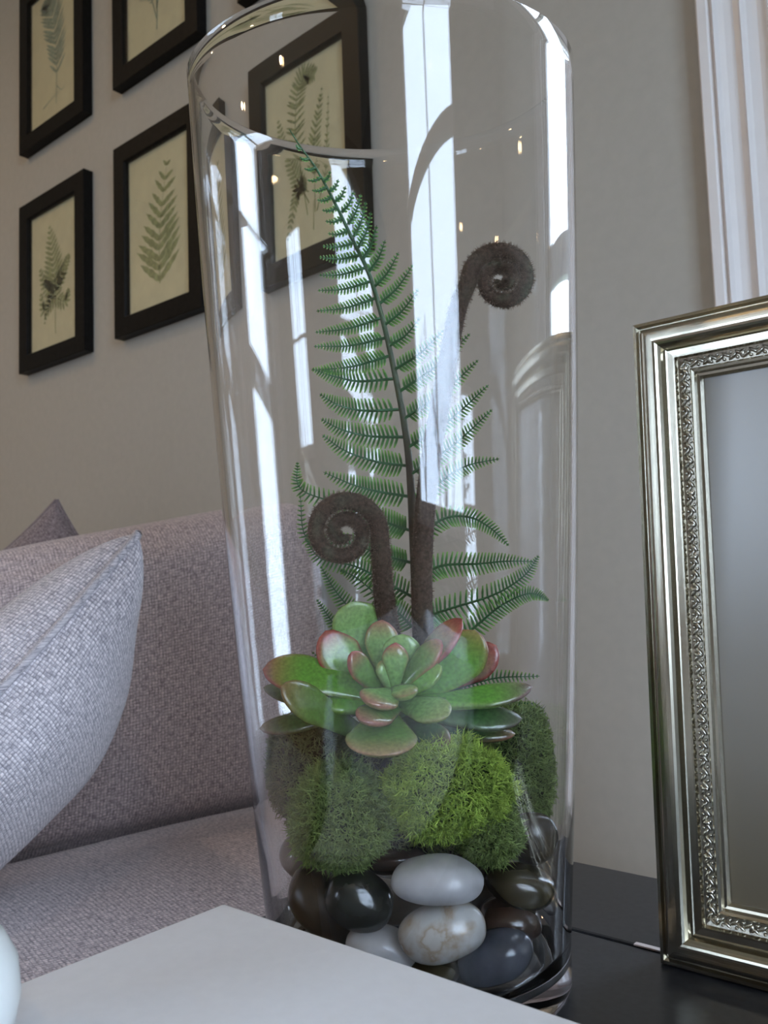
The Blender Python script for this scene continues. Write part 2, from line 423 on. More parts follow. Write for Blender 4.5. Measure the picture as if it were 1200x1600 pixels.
    mesh_obj('fern_image', V, Fc, M_print if kind in ('wide', 'cluster', 'triple') else M_print2, r, smooth=False)
    settle(r)
wall_print(0, 0, 'triple', 'black framed botanical print of a branching fern, lower left of the wall group')
wall_print(0, 1, 'tall', 'black framed print of a tall slender grey-green fern, upper left of the wall group')
wall_print(1, 0, 'wide', 'black framed print of one broad olive fern frond, just left of the glass vase')
wall_print(1, 1, 'twig', 'black framed print with a thin dark stem, cut by the top edge')
wall_print(2, 0, 'cluster', 'black framed print of several clustered fern fronds, seen through the glass vase')
wall_print(2, 1, 'twig', 'black frame whose lower corner just shows above the vase rim')

# ------------------------------------------------------------------ tables
ZT = -.222
r = thing('side_table', 'dark lacquered table under the vase and the silver frame', 'table', (0, -.9, FLOOR))
box('table_top', (-.455, -1.42, ZT-.028), (.72, -.5135, ZT), M_dark, r, .002)
box('rear_leaf', (-.455, -.5110, ZT-.028), (.72, -.3945, ZT), M_dark, r, .002)
box('apron', (-.40, -1.38, ZT-.10), (.68, -1.355, ZT-.028), M_dark, r)
box('apron', (-.40, -.44, ZT-.10), (.68, -.415, ZT-.028), M_dark, r)
for x in (-.42, .63):
    for y in (-1.40, -.45):
        box('leg', (x, y, FLOOR), (x+.05, y+.05, ZT-.028), M_dark, r, .003)
settle(r)
c = box('paint_chip', (-.2350, -.5136, ZT+.0002), (-.2185, -.5095, ZT+.0012), M_chip, None, .0003)
tag(c, 'tiny pale chip lying on the table seam beside the silver frame', 'chip')

r = thing('white_box', 'flat white box in the foreground, hiding the foot of the vase', 'box', (-.1, -1.0, ZT))
box('lid', (-.334, -1.36, -.166), (.24, -.742, -.15), M_white, r, .0012)
box('body', (-.331, -1.357, ZT), (.237, -.745, -.1665), M_white, r, .001)
settle(r)

# rounded white pot standing on the left end of the box
def pot():
    c = Vector((-.337+.035, -.905, -.15)); c = Vector((-.2975, -.8925, -.15))
    pr = [(.001, .0), (.016, .0), (.022, .002), (.027, .010), (.029, .020), (.028, .031), (.024, .039), (.019, .043), (.0185, .046), (.0165, .046), (.0165, .041), (.022, .034), (.0255, .020), (.02, .006), (.001, .004)]
    V, Fc = lathe(pr, 40, lambda q, t, z: (c.x+q*math.cos(t), c.y+q*math.sin(t), c.z+z))
    return mesh_obj('ceramic_pot', V, Fc, M_ceramic)

# ------------------------------------------------------------------ sofa
def soft_box(name, lo, hi, mat, parent, R=.05, bulge=.02, n=22, slope=0):
    """cushion with rounded edges; uv in metres"""
    lo = Vector(lo); hi = Vector(hi); c = (lo+hi)/2; h = (hi-lo)/2
    V = []; UV = []; Fc = []
    for ax in range(3):
        a, b_ = [(1, 2), (2, 0), (0, 1)][ax]
        for sg in (-1, 1):
            base = len(V)
            for i in range(n+1):
                for j in range(n+1):
                    # denser near edges
                    s = math.sin((i/n-.5)*PI)*.5+(i/n-.5); t = math.sin((j/n-.5)*PI)*.5+(j/n-.5)
                    p = Vector((0, 0, 0)); p[ax] = sg*h[ax]; p[a] = s*h[a]; p[b_] = t*h[b_]
                    q = Vector([max(-(h[k]-R), min(h[k]-R, p[k])) for k in range(3)])
                    d = p-q
                    if d.length > 1e-9: d = d.normalized()*R
                    p2 = q+d
                    bl = bulge*(1-s*s)*(1-t*t); p2[ax] += sg*bl
                    p2 += Vector((noise.noise(p2*5+c), noise.noise(p2*5+Vector((3, 1, 7))), noise.noise(p2*5+Vector((9, 2, 1)))))*.006
                    p3 = c+p2; p3.z += slope*(p3.y-.0)*(p3.z-lo.z)/(hi.z-lo.z)
                    V.append(p3); UV.append((s*h[a], t*h[b_]))
            for i in range(n):
                for j in range(n):
                    q = (base+i*(n+1)+j, base+(i+1)*(n+1)+j, base+(i+1)*(n+1)+j+1, base+i*(n+1)+j+1)
                    Fc.append(q if sg > 0 else q[::-1])
    return mesh_obj(name, V, Fc, mat, parent, uvs=UV)
sofa = thing('sofa', 'mauve grey tweed sofa against the wall behind the vase', 'sofa', (-1.25, -.75, FLOOR))
soft_box('back_cushion', (-.20, -1.15, -.33), (0, .055, .125), M_sofa, sofa, .055, .02, 30, slope=.21)
soft_box('seat_cushion', (-.02, -1.15, -.44), (.52, .0, -.315), M_sofa, sofa, .045, .012, 30)
soft_box('base', (-.27, -1.18, -.66), (.50, .01, -.445), M_sofa, sofa, .03, 0, 8)
soft_box('backrest', (-.47, -1.18, -.66), (-.275, .01, -.25), M_sofa, sofa, .04, 0, 10)
for x in (-.28, .42):
    for y in (-1.12, -.10):
        V, Fc = tube([(x, y, FLOOR), (x, y, -.65)], [.018, .026], 12); mesh_obj('leg', V, Fc, M_dark, sofa)
# the sofa stands at a slight angle to the wall
SA = math.atan2(-.179, .984)
sofa.location = (-.963+.009, -.10, 0); sofa.rotation_euler = (0, 0, SA)

def pillow(name, K, e1, e2, size, thick, mat, label, rest=None):
    """square pillow: corner K, unit edge directions e1,e2"""
    e1 = Vector(e1).normalized(); e2 = Vector(e2); e2 = (e2-e1*e2.dot(e1)).normalized(); nn = e1.cross(e2).normalized()
    n = 40; V = []; UV = []; Fc = []
    for sg in (1, -1):
        base = len(V)
        for i in range(n+1):
            for j in range(n+1):
                u = .5-.5*math.cos(PI*i/n); v = .5-.5*math.cos(PI*j/n)
                a = 4*u*(1-u); b_ = 4*v*(1-v)
                hgt = thick*(a*b_)**.36
                pin = .055*size          # edges draw in between the corners
                du = pin*b_*(1-2*u)*abs(1-2*u)**2; dv = pin*a*(1-2*v)*abs(1-2*v)**2
                p = Vector(K)+e1*(u*size+du)+e2*(v*size+dv)+nn*(sg*hgt)
                wr = .010*noise.noise(p*9)+.006*math.sin(9*u+3)*math.exp(-6*v)*a
                p += nn*sg*wr*(a*b_)**.3
                if rest is not None: p.z = max(p.z, rest+.002*sg)
                V.append(p); UV.append((u*size+sg*3, v*size))
        for i in range(n):
            for j in range(n):
                q = (base+i*(n+1)+j, base+(i+1)*(n+1)+j, base+(i+1)*(n+1)+j+1, base+i*(n+1)+j+1)
                Fc.append(q if sg > 0 else q[::-1])
    c = Vector(K)+(e1+e2)*size*.5
    r = thing(name, label, 'pillow', c)
    m1 = n+1; UV = [None]*len(V)
    for sh in (0, 1):                # arc-length uv so the weave keeps its size over the puffed edges
        o_ = sh*m1*m1; U = [[0]*m1 for _ in range(m1)]; Wd = [[0]*m1 for _ in range(m1)]
        for j in range(m1):
            for i in range(1, m1): U[i][j] = U[i-1][j]+(V[o_+i*m1+j]-V[o_+(i-1)*m1+j]).length
        for i in range(m1):
            for j in range(1, m1): Wd[i][j] = Wd[i][j-1]+(V[o_+i*m1+j]-V[o_+i*m1+j-1]).length
        for i in range(m1):
            for j in range(m1): UV[o_+i*m1+j] = (U[i][j]-U[n//2][j]+sh*3, Wd[i][j]-Wd[i][n//2])
    mesh_obj('cover', V, Fc, mat, r, uvs=UV)
    # seam ridge all round
    ring = [V[i*(n+1)] for i in range(n+1)] + [V[n*(n+1)+j] for j in range(1, n+1)] + [V[i*(n+1)+n] for i in range(n-1, -1, -1)] + [V[j] for j in range(n-1, 0, -1)]
    ring = [p+(p-c).normalized()*.002 for p in ring]
    ring.append(ring[0]); v, f = tube(ring, .0042, 6, up=nn, cap=False)
    uv = [(p.x*3, p.z*3) for p in v]
    mesh_obj('seam', v, f, mat, r, uvs=uv)
    settle(r); return r
PILLOW_K = PD(214, 836, .80)
def dirv(right, up, toward):
    return r0*right + Vector((0, 0, 1))*up - Vector((math.sin(YAW), math.cos(YAW), 0))*toward
pillow('throw_pillow', PILLOW_K, dirv(-.44, -.67, .60), dirv(-.36, -.45, -.765), .345, .078, M_pillow,
       'light grey tweed pillow leaning in front on the sofa, its pointed corner up', rest=-.296)
pillow('throw_pillow', PD(88, 783, 1.56), dirv(.62, -.78, 0), dirv(-.78, -.62, .1), .32, .05, M_pillow2,
       'brownish tweed pillow behind the sofa back, only its peaked corner visible')

# ------------------------------------------------------------------ silver photo frame
FB = Vector((-.2128, -.5292, ZT+.0005)); fu = Vector((0, .0118, .3734)).normalized(); fx = Vector((1, 0, 0)); fn = fx.cross(fu).normalized()  # fn points to the camera side
FWD, FHT = .30, .3736
r = thing('silver_photo_frame', 'ornate silver picture frame standing on the dark table right of the vase', 'picture frame', FB+fx*.15)
def fp(s, t, h): return FB + fx*s + fu*t + fn*h
def rails(name, prof, mat, smooth=False, close=True):
    for c0, c1 in (((0, 0), (FWD, 0)), ((FWD, 0), (FWD, FHT)), ((FWD, FHT), (0, FHT)), ((0, FHT), (0, 0))):
        c0 = Vector(c0); c1 = Vector(c1); d = (c1-c0).normalized(); nn = Vector((-d.y, d.x)); V = []
        for c, sg in ((c0, 1), (c1, -1)):
            for w_, h_ in prof:
                q = c+nn*w_+d*(sg*w_); V.append(fp(q.x, q.y, h_))
        k = len(prof); Fc = [(i, (i+1) % k, k+(i+1) % k, k+i) for i in range(k)] + [tuple(range(k)), tuple(range(2*k-1, k-1, -1))]
        o = mesh_obj(name, V, Fc, mat, r, smooth=False)
        if smooth:
            for p in o.data.polygons[:k-2]: p.use_smooth = True
outer = [(0, -.014)] + [(0, -.003), (.0010, .0), (.0030, .0005), (.0042, -.0012)]
for i in range(13):
    t = i/12; outer.append((.0048+.0150*t, -.0012+.0068*(1-abs(2*t-1)**3.6)+.0002*t))
outer += [(.0205, -.0002), (.0212, -.0008), (.0245, -.0010), (.0252, .0012), (.0262, .0012), (.0266, -.0025), (.0266, -.014)]
rails('outer_moulding', outer, M_silver)
rails('ornament_bed', [(.0266, -.014), (.0266, -.0030), (.0300, -.0040), (.0335, -.0040), (.0335, -.014)], M_silver2)
rails('inner_lip', [(.0335, -.014), (.0335, -.0030), (.0345, -.0022), (.0358, -.0030), (.0366, -.0055), (.0380, -.0060), (.0392, -.0085), (.0392, -.014)], M_silver)
# cast leaf-and-bead relief
def blob(c, ax, ay, az, a, b_, c_, seg=7, rg=5):
    V = []; Fc = []
    for i in range(rg+1):
        ph = PI*i/rg
        for k in range(seg):
            t = 2*PI*k/seg; V.append(c + ax*(a*math.cos(ph)) + ay*(b_*math.sin(ph)*math.cos(t)) + az*(c_*math.sin(ph)*math.sin(t)))
    for i in range(rg):
        for k in range(seg):
            k2 = (k+1) % seg; Fc.append((i*seg+k, i*seg+k2, (i+1)*seg+k2, (i+1)*seg+k))
    return V, Fc
random.seed(2)
for c0, c1 in (((0, 0), (FWD, 0)), ((FWD, 0), (FWD, FHT)), ((FWD, FHT), (0, FHT)), ((0, FHT), (0, 0))):
    c0 = Vector(c0); c1 = Vector(c1); d = (c1-c0).normalized(); nn = Vector((-d.y, d.x)); L = (c1-c0).length
    parts = []; s = .031; i = 0
    D3 = (fx*d.x+fu*d.y); N3 = (fx*nn.x+fu*nn.y)
    while s < L-.031:
        q = c0+d*s+nn*.0300; P = fp(q.x, q.y, -.0036); sg = 1 if i % 2 else -1
        a_ = (D3*.8+N3*sg*.6).normalized(); b__ = fn.cross(a_)
        parts.append(blob(P+N3*sg*.0008, a_, b__, fn, .0029, .0010, .0019))
        parts.append(blob(P-N3*sg*.0017+D3*.0012, a_, b__, fn, .0011, .0010, .0014, 6, 4))
        if i % 5 == 0: parts.append(blob(P+D3*.002, D3, N3, fn, .0016, .0026, .0022))
        s += .0037; i += 1
    V, Fc = join(parts); mesh_obj('leaf_relief', V, Fc, M_silver2, r)
def fquad(name, h, mat, m_=.0385, th=.001):
    V = [fp(s, t, hh) for hh in (h, h-th) for s, t in ((m_, m_), (FWD-m_, m_), (FWD-m_, FHT-m_), (m_, FHT-m_))]
    Fc = [(0, 1, 2, 3), (7, 6, 5, 4), (0, 4, 5, 1), (1, 5, 6, 2), (2, 6, 7, 3), (3, 7, 4, 0)]
    return mesh_obj(name, V, Fc, mat, r, smooth=False)
m, nt, b = M('photo_frame_glass'); nt.nodes.remove(b)
g = N(nt, 'ShaderNodeBsdfGlossy', Roughness=.32); t_ = N(nt, 'ShaderNodeBsdfTransparent'); f_ = schlick(nt, 1.9); x_ = N(nt, 'ShaderNodeMixShader')
nt.links.new(f_, x_.inputs[0]); nt.links.new(t_.outputs[0], x_.inputs[1]); nt.links.new(g.outputs[0], x_.inputs[2]); nt.links.new(x_.outputs[0], nt.nodes['Material Output'].inputs[0])
fquad('glass', -.0088, m)
fquad('photo', -.0105, M_photo)
V = [fp(s, t, hh) for hh in (-.0125, -.0139) for s, t in ((.004, .004), (FWD-.004, .004), (FWD-.004, FHT-.004), (.004, FHT-.004))]
mesh_obj('backing_board', V, [(0, 1, 2, 3), (7, 6, 5, 4), (0, 4, 5, 1), (1, 5, 6, 2), (2, 6, 7, 3), (3, 7, 4, 0)], M_dark, r, smooth=False)
a0 = fp(.12, .24, -.0145); a1 = fp(.18, .24, -.0145)
g0 = Vector((a0.x-.01, a0.y+.085, ZT)); g1 = Vector((a1.x+.01, a1.y+.085, ZT)); o_ = Vector((0, .003, .001))
mesh_obj('easel_leg', [a0, a1, g1, g0, a0+o_, a1+o_, g1+o_, g0+o_], [(0, 1, 2, 3), (7, 6, 5, 4), (0, 4, 5, 1), (1, 5, 6, 2), (2, 6, 7, 3), (3, 7, 4, 0)], M_dark, r, smooth=False)
settle(r)

# ------------------------------------------------------------------ glass vase
VX, VY, VRT, VZT, VRB = -.3117, -.6220, .1146, .3003, .0832
VSX, VSY, VGX, VGY, VBU = -.0046, -.0036, -.0966, .1141, .0033
WALLT = .0036
def vase_pt(dr, th, t):
    rr = VRB+(VRT-VRB)*t+VBU*4*t*(1-t)+dr if t >= 0 else VRB+dr
    cx = VX+VSX*t; cy = VY+VSY*t
    X = rr*math.cos(th); Y = rr*math.sin(th)
    return Vector((cx+X, cy+Y, -.2+(VZT+.2)*t + max(0, t)*(VGX*X+VGY*Y)))
def vase():
    seg = 160; rows = []
    tb = (ZT+.0004+.2)/(VZT+.2)
    prof = []      # (kind, dr, t)
    rows.append([Vector((VX, VY, ZT+.0012))])
    def ring(fn): rows.append([fn(2*PI*k/seg) for k in range(seg)])
    for rr, dz in ((.03, .0012), (VRB-.012, .0010), (VRB-.007, .0002), (VRB-.0035, .0006), (VRB-.0012, .0025), (VRB, .006)):
        ring(lambda th, rr=rr, dz=dz: Vector((VX+rr*math.cos(th), VY+rr*math.sin(th), ZT+dz)))
    for i in range(0, 41):
        ring(lambda th, t=i/40: vase_pt(0, th, t))
    ring(lambda th: vase_pt(-.0006, th, 1)+Vector((0, 0, .0008)))
    ring(lambda th: vase_pt(-WALLT+.0006, th, 1)+Vector((0, 0, .0008)))
    zi = .055; 
    for i in range(40, -1, -1):
        t = -.012+(1+.012)*i/40; wt = WALLT+.0035*max(0, 1-t*7)
        ring(lambda th, t=t, wt=wt: vase_pt(-wt, th, t))
    zb = vase_pt(0, 0, .035).z
    for q, dz in ((.0100, -.0080+.003), (.02, -.0068), (.032, -.0073), (.055, -.0075)):
        ring(lambda th, q=q, dz=dz: Vector((VX+(VRB-q)*math.cos(th), VY+(VRB-q)*math.sin(th), -.2020+dz)))
    rows.append([Vector((VX, VY, -.2095))])
    V = []; idx = []
    for rw in rows: idx.append(len(V)); V += rw
    Fc = []
    for i in range(len(rows)-1):
        a, b_ = idx[i], idx[i+1]; la, lb = len(rows[i]), len(rows[i+1])
        for k in range(seg):
            k2 = (k+1) % seg
            if la == 1: Fc.append((a, b_+k2, b_+k))
            elif lb == 1: Fc.append((a+k, a+k2, b_))
            else: Fc.append((a+k, a+k2, b_+k2, b_+k))
    o = mesh_obj('glass_vase', V, Fc, M_glass)
    tag(o, 'tall clear flared glass vase holding stones, moss and artificial plants', 'vase'); return o
vase_o = vase()
def keep_in(p, m=.0012):            # keep a point inside the inner glass wall
    t = (p[2]+.2)/.5; rr = VRB+(VRT-VRB)*t+VBU*4*t*(1-t)-WALLT-m
    dx, dy = p[0]-VX, p[1]-VY; q = math.hypot(dx, dy)
    if q > rr: return Vector((VX+dx*rr/q, VY+dy*rr/q, p[2]))
    return Vector(p)
AX = 0.4975   # distance of the vase axis along the camera axis

# ------------------------------------------------------------------ river stones
def stone_mat(name, c0, c1, scale=40, rough=.22, vein=None, coat=.3):
    m, nt, b = M(name); L = nt.links.new
    tc = N(nt, 'ShaderNodeTexCoord'); nz = N(nt, 'ShaderNodeTexNoise', Scale=float(scale), Detail=6.); L(tc.outputs['Object'], nz.inputs['Vector'])
    c = ramp(nt, nz.outputs[0], [(.32, c0), (.68, c1)])
    if vein:
        v = N(nt, 'ShaderNodeTexNoise', Scale=52., Detail=8., Distortion=.3); L(tc.outputs['Object'], v.inputs['Vector'])
        f = ramp(nt, v.outputs[0], [(.46, (0, 0, 0)), (.53, (.35, .35, .35)), (.57, (.65, .65, .65)), (.61, (.15, .15, .15))])
        x = N(nt, 'ShaderNodeMix', _data_type='RGBA'); L(f, x.inputs[0]); L(c, x.inputs[6]); x.inputs[7].default_value = (*vein, 1); c = x.outputs[2]
    L(c, b.inputs['Base Color']); b.inputs['Roughness'].default_value = rough; b.inputs['Coat Weight'].default_value = coat
    b.inputs['Coat Roughness'].default_value = .1
    return m
S_white = stone_mat('pale_grey_stone', (.42, .41, .42), (.60, .58, .58), 55, .32)
S_vein = stone_mat('ochre_veined_stone', (.55, .53, .50), (.70, .68, .65), 30, .25, (.38, .22, .07))
S_black = stone_mat('black_green_stone', (.010, .012, .009), (.028, .030, .022), 60, .2)
S_brown = stone_mat('dark_brown_stone', (.020, .013, .009), (.055, .038, .022), 70, .34, coat=.08)
S_olive = stone_mat('olive_brown_stone', (.035, .028, .012), (.075, .058, .026), 50, .25)
S_taupe = stone_mat('taupe_stone', (.10, .075, .055), (.17, .135, .10), 30, .3)
S_slate = stone_mat('slate_blue_stone', (.050, .055, .070), (.11, .115, .14), 50, .25)
S_rust = stone_mat('red_brown_stone', (.035, .016, .010), (.07, .038, .024), 60, .25)
# px, py, depth offset, half width px, half height px, roll deg, third axis factor, material, label
stones = [
 (684, 1376, -.070, 77, 37, 2, .75, S_white, 'pale grey oval stone, upper of the two light stones in the middle'),
 (692, 1458, -.073, 72, 45, -10, .62, S_vein, 'white stone streaked with ochre veins below the pale grey stone'),
 (562, 1408, -.056, 56, 46, 25, .8, S_black, 'glossy black stone left of the pale grey stone'),
 (484, 1420, -.040, 72, 44, 42, .8, S_brown, 'large dark brown stone dotted with moss bits at the left wall'),
 (452, 1345, -.012, 48, 40, 30, .8, S_taupe, 'taupe stone at the far left under the moss'),
 (596, 1484, -.060, 60, 36, 12, .7, S_white, 'light grey stone half hidden by the box edge'),
 (840, 1312, -.022, 46, 45, 20, .7, S_brown, 'round dark stone at the right wall, topmost of the pile'),
 (822, 1388, -.030, 62, 35, 12, .8, S_olive, 'olive brown stone under the round dark stone'),
 (797, 1441, -.036, 54, 32, 4, .8, S_rust, 'reddish brown stone right of the veined white stone'),
 (772, 1508, -.052, 66, 38, -22, .7, S_slate, 'slate blue stone at lower right, just above the box edge'),
 (672, 1520, -.064, 48, 22, 0, .8, S_olive, 'small olive stone peeping out below the veined white stone'),
 (632, 1415, -.012, 50, 26, -30, .8, S_taupe, 'grey brown stone in the gap between black and white stones'),
 (612, 1340, -.024, 60, 26, -5, .8, S_rust, 'brown stone just under the front moss clump'),
 (868, 1440, .010, 34, 30, 20, .8, S_slate, 'blue grey stone behind the reddish brown one at the right'),
 (520, 1340, .010, 55, 40, 10, .8, S_slate, 'grey stone behind the black one under the moss'),
 (730, 1340, .000, 60, 36, 8, .8, S_brown, 'dark stone behind the pale grey stone under the moss'),
 (700, 1430, .020, 60, 40, 0, .8, S_black, 'black stone deep in the pile behind the light stones'),
 (590, 1470, .012, 60, 40, 10, .8, S_taupe, 'taupe stone deep in the pile at lower left'),
 (800, 1450, .040, 56, 38, -15, .8, S_brown, 'brown stone deep in the pile at the right'),
 (530, 1450, .030, 56, 38, 15, .8, S_brown, 'brown stone at the back of the pile on the left'),
 (690, 1370, .060, 60, 40, 15, .8, S_taupe, 'taupe stone at the very back of the pile'),
 (830, 1500, .015, 46, 28, -15, .8, S_black, 'black stone low at the right wall'),
 (812, 1552, .000, 50, 26, 10, .8, S_brown, 'dark stone at the foot of the pile beside the slate blue one'),
 (640, 1540, .010, 60, 26, 0, .8, S_slate, 'blue grey stone at the foot of the pile behind the light ones'),
]
SD = []
for i, (x, y, dd, a, b_, rl, tf, mt, lb) in enumerate(stones):
    d = AX+dd; c = PD(x, y, d); s = d/F_PX*.93
    SD.append([c, a*s, b_*s, max(a, b_)*tf*s, rl, mt, lb])
# keep every stone inside the inner wall and off the base
for q in SD:
    c = q[0]; rr = max(q[1], q[3])*.97; t = (c.z+.2)/.5
    lim = VRB+(VRT-VRB)*t-WALLT-.0035-rr
    v = Vector((c.x-VX, c.y-VY, 0))
    if v.length > lim: v = v.normalized()*max(lim, .004); c.x = VX+v.x; c.y = VY+v.y
    c.z = max(c.z, -.2080+q[2]*1.02)
ico = bmesh.new(); bmesh.ops.create_icosphere(ico, subdivisions=4, radius=1)
ICO_V = [v.co.copy() for v in ico.verts]; ICO_F = [tuple(v.index for v in f.verts) for f in ico.faces]; ico.free()
for i, (c, a, b_, t_, rl, mt, lb) in enumerate(SD):
    rr = math.radians(rl); ax = r0*math.cos(rr)-Vector((0, 0, 1))*math.sin(rr); az = r0*math.sin(rr)+Vector((0, 0, 1))*math.cos(rr); ay = ax.cross(az)
    V = []
    for v in ICO_V:
        k = 1+.10*noise.noise(v*1.1+Vector((i*3.7, 1, 2)))
        e = lambda q: math.copysign(abs(q)**.92, q)
        V.append((ax*(e(v.x)*a) + az*(e(v.z)*b_) + ay*(e(v.y)*t_))*k)
    V = [keep_in(c+v, .0022)-c for v in V]
    o = mesh_obj('river_stone', V, ICO_F, mt); o.location = c
    tag(o, lb, 'stone', 'polished stones in the vase')

# ------------------------------------------------------------------ moss clumps
def moss(px, py, dd, ax, ay, az, n, c0, c1, label, seed, length=.0066):
    rng = np.random.default_rng(seed); d = AX+dd; c = np.array(PD(px, py, d)); s = d/F_PX
    R_, U_, F_ = np.array(r0), np.array([0, 0, 1.]), np.array([math.sin(YAW), math.cos(YAW), 0])
    rad = np.array([ax*s, ay*s, az*s])
    root = thing('moss_clump', label, 'moss', tuple(c))
    def lump(v):
        return 1+.16*noise.noise(Vector(v)*2.3+Vector((seed, 0, 0)))+.07*noise.noise(Vector(v)*6+Vector((0, seed, 0)))
    core = [tuple(c + (R_*v.x*rad[0]+U_*v.z*rad[1]+F_*v.y*rad[2])*.86*lump(v)) for v in ICO_V]
    c0 = np.array(c0); c1 = np.array(c1)
    core = [keep_in(q, .004) for q in core]
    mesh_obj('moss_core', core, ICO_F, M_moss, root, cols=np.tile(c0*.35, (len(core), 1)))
    n = int(n*.62); v = rng.normal(size=(n, 3)); v /= np.linalg.norm(v, axis=1)[:, None]
    lm = np.array([lump(q) for q in v])
    depth = rng.uniform(.84, 1.0, n)
    P0 = c + (v[:, :1]*rad[0]*R_+v[:, 2:3]*rad[1]*U_+v[:, 1:2]*rad[2]*F_)*(lm*depth)[:, None]
    nrm = (v[:, :1]/rad[0]*R_+v[:, 2:3]/rad[1]*U_+v[:, 1:2]/rad[2]*F_); nrm /= np.linalg.norm(nrm, axis=1)[:, None]
    rd = rng.normal(size=(n, 3)); rd /= np.linalg.norm(rd, axis=1)[:, None]
    d0 = nrm*.55+rd*.9; d0 /= np.linalg.norm(d0, axis=1)[:, None]
    rd2 = rng.normal(size=(n, 3)); rd2 /= np.linalg.norm(rd2, axis=1)[:, None]
    L = length*rng.uniform(.6, 1.3, n)[:, None]
    P1 = P0+d0*L*.5; d1 = d0+rd2*.9; d1 /= np.linalg.norm(d1, axis=1)[:, None]; P2 = P1+d1*L*.5
    P3 = P1+(d0*.4+np.cross(d0, rd2))*L*.33
    w = .00040
    def ringv(P, dr, ww):
        e = np.cross(dr, rd+.01); e /= np.linalg.norm(e, axis=1)[:, None]; f = np.cross(dr, e)
        return [P+(e*math.cos(a)+f*math.sin(a))*ww for a in (0, 2.094, 4.189)]
    A = ringv(P0, d0, w); B = ringv(P1, d0+d1, w*.6); 
    V = np.stack(A+B+[P2, P3], axis=1).reshape(-1, 3)
    tt = (V[:, 2]+.2)/.5; rr = VRB+(VRT-VRB)*tt+VBU*4*tt*(1-tt)-WALLT-.0024
    qx, qy = V[:, 0]-VX, V[:, 1]-VY; kk = np.minimum(1, rr/np.hypot(qx, qy)); V[:, 0] = VX+qx*kk; V[:, 1] = VY+qy*kk
    base = (np.arange(n)*8)[:, None]
    tri = np.array([[0, 1, 4], [0, 4, 3], [1, 2, 5], [1, 5, 4], [2, 0, 3], [2, 3, 5], [3, 4, 6], [4, 5, 6], [5, 3, 6], [3, 4, 7], [4, 5, 7], [5, 3, 7]])
    Fc = (base[:, :, None]+tri[None]).reshape(-1, 3)
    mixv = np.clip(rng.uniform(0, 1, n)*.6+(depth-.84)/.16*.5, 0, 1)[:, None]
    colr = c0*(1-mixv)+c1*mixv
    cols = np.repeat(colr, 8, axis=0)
    me = bpy.data.meshes.new('moss_strands')
    me.vertices.add(len(V)); me.vertices.foreach_set('co', V.astype(np.float32).ravel())
    me.loops.add(len(Fc)*3); me.loops.foreach_set('vertex_index', Fc.astype(np.int32).ravel())
    me.polygons.add(len(Fc)); me.polygons.foreach_set('loop_start', np.arange(0, len(Fc)*3, 3, dtype=np.int32))
    me.update(calc_edges=True)
    a = me.color_attributes.new('col', 'FLOAT_COLOR', 'POINT'); arr = np.ones((len(V), 4), dtype=np.float32); arr[:, :3] = cols; a.data.foreach_set('color', arr.ravel())
    me.materials.append(M_moss)
    o = bpy.data.objects.new('moss_strands', me); COL.objects.link(o); o.parent = root; o['kind'] = 'stuff'
    settle(root)
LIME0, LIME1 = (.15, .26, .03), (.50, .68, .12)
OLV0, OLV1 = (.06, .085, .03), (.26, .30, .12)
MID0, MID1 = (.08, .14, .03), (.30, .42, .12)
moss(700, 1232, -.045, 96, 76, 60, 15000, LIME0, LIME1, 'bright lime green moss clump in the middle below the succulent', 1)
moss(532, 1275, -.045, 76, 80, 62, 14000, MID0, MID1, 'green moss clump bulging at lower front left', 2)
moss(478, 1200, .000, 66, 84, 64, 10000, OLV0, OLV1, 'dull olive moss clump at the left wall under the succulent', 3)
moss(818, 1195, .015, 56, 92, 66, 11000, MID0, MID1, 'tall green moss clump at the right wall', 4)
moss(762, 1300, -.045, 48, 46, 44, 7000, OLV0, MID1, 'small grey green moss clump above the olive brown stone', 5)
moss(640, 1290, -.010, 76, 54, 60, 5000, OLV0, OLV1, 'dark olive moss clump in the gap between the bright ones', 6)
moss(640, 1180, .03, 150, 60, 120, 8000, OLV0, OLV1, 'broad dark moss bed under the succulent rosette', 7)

# ------------------------------------------------------------------ succulent
def cubic_leaf(base, ctrl, tip, width, thick, N0, red=.6, tone=(.16, .33, .09), cup=.25, redc=(.38, .09, .07), edge=.5, point=.5, dark=1):
    B, Cc, T = base, ctrl, tip; n = 26; seg = 20; V = []; cols = []; Fc = []
    for i in range(n+1):
        t = i/n
        p = B*(1-t)**2+Cc*(2*t*(1-t))+T*t*t
        tg = ((Cc-B)*(1-t)+(T-Cc)*t).normalized()
        sd = tg.cross(N0).normalized(); nr = sd.cross(tg).normalized()
        wp = (.42+.58*min(1, t/.62)**1.1 if t < .62 else max(0, 1-((t-.62)/.38)**2.3)**(.5+.3*point))
        w = width*.5*wp; th = thick*.5*(.9+.3*math.sin(PI*t))*(1 if t < .75 else max(0, (1-((t-.75)/.25)**2))**.5)
        if i == n: w = th = 1e-5
        for k in range(seg):
            a = 2*PI*k/seg; x = math.cos(a); z = math.sin(a)
            xs = math.copysign(abs(x)**.8, x)
            off = -cup*w*(1-xs*xs)*.5 if z > 0 else -cup*w*(1-xs*xs)*.9
            V.append(p+sd*(w*xs)+nr*(th*z+off*.6))
            e = max(0, abs(x)-.62)/.38; tipf = max(0, (t-.64)/.36)
            f = min(1, red*(edge*e**2*min(1, t*1.6)+tipf**1.3)*(1.15 if z > -.2 else .8))
            c = np.array(tone)*(.8+.35*t)*dark
            cols.append(c*(1-f)+np.array(redc)*f*dark)
        if i < n:
            for k in range(seg):
                k2 = (k+1) % seg; Fc.append((i*seg+k, i*seg+k2, (i+1)*seg+k2, (i+1)*seg+k))
    return V, Fc, np.array(cols)
SDp = AX-.018
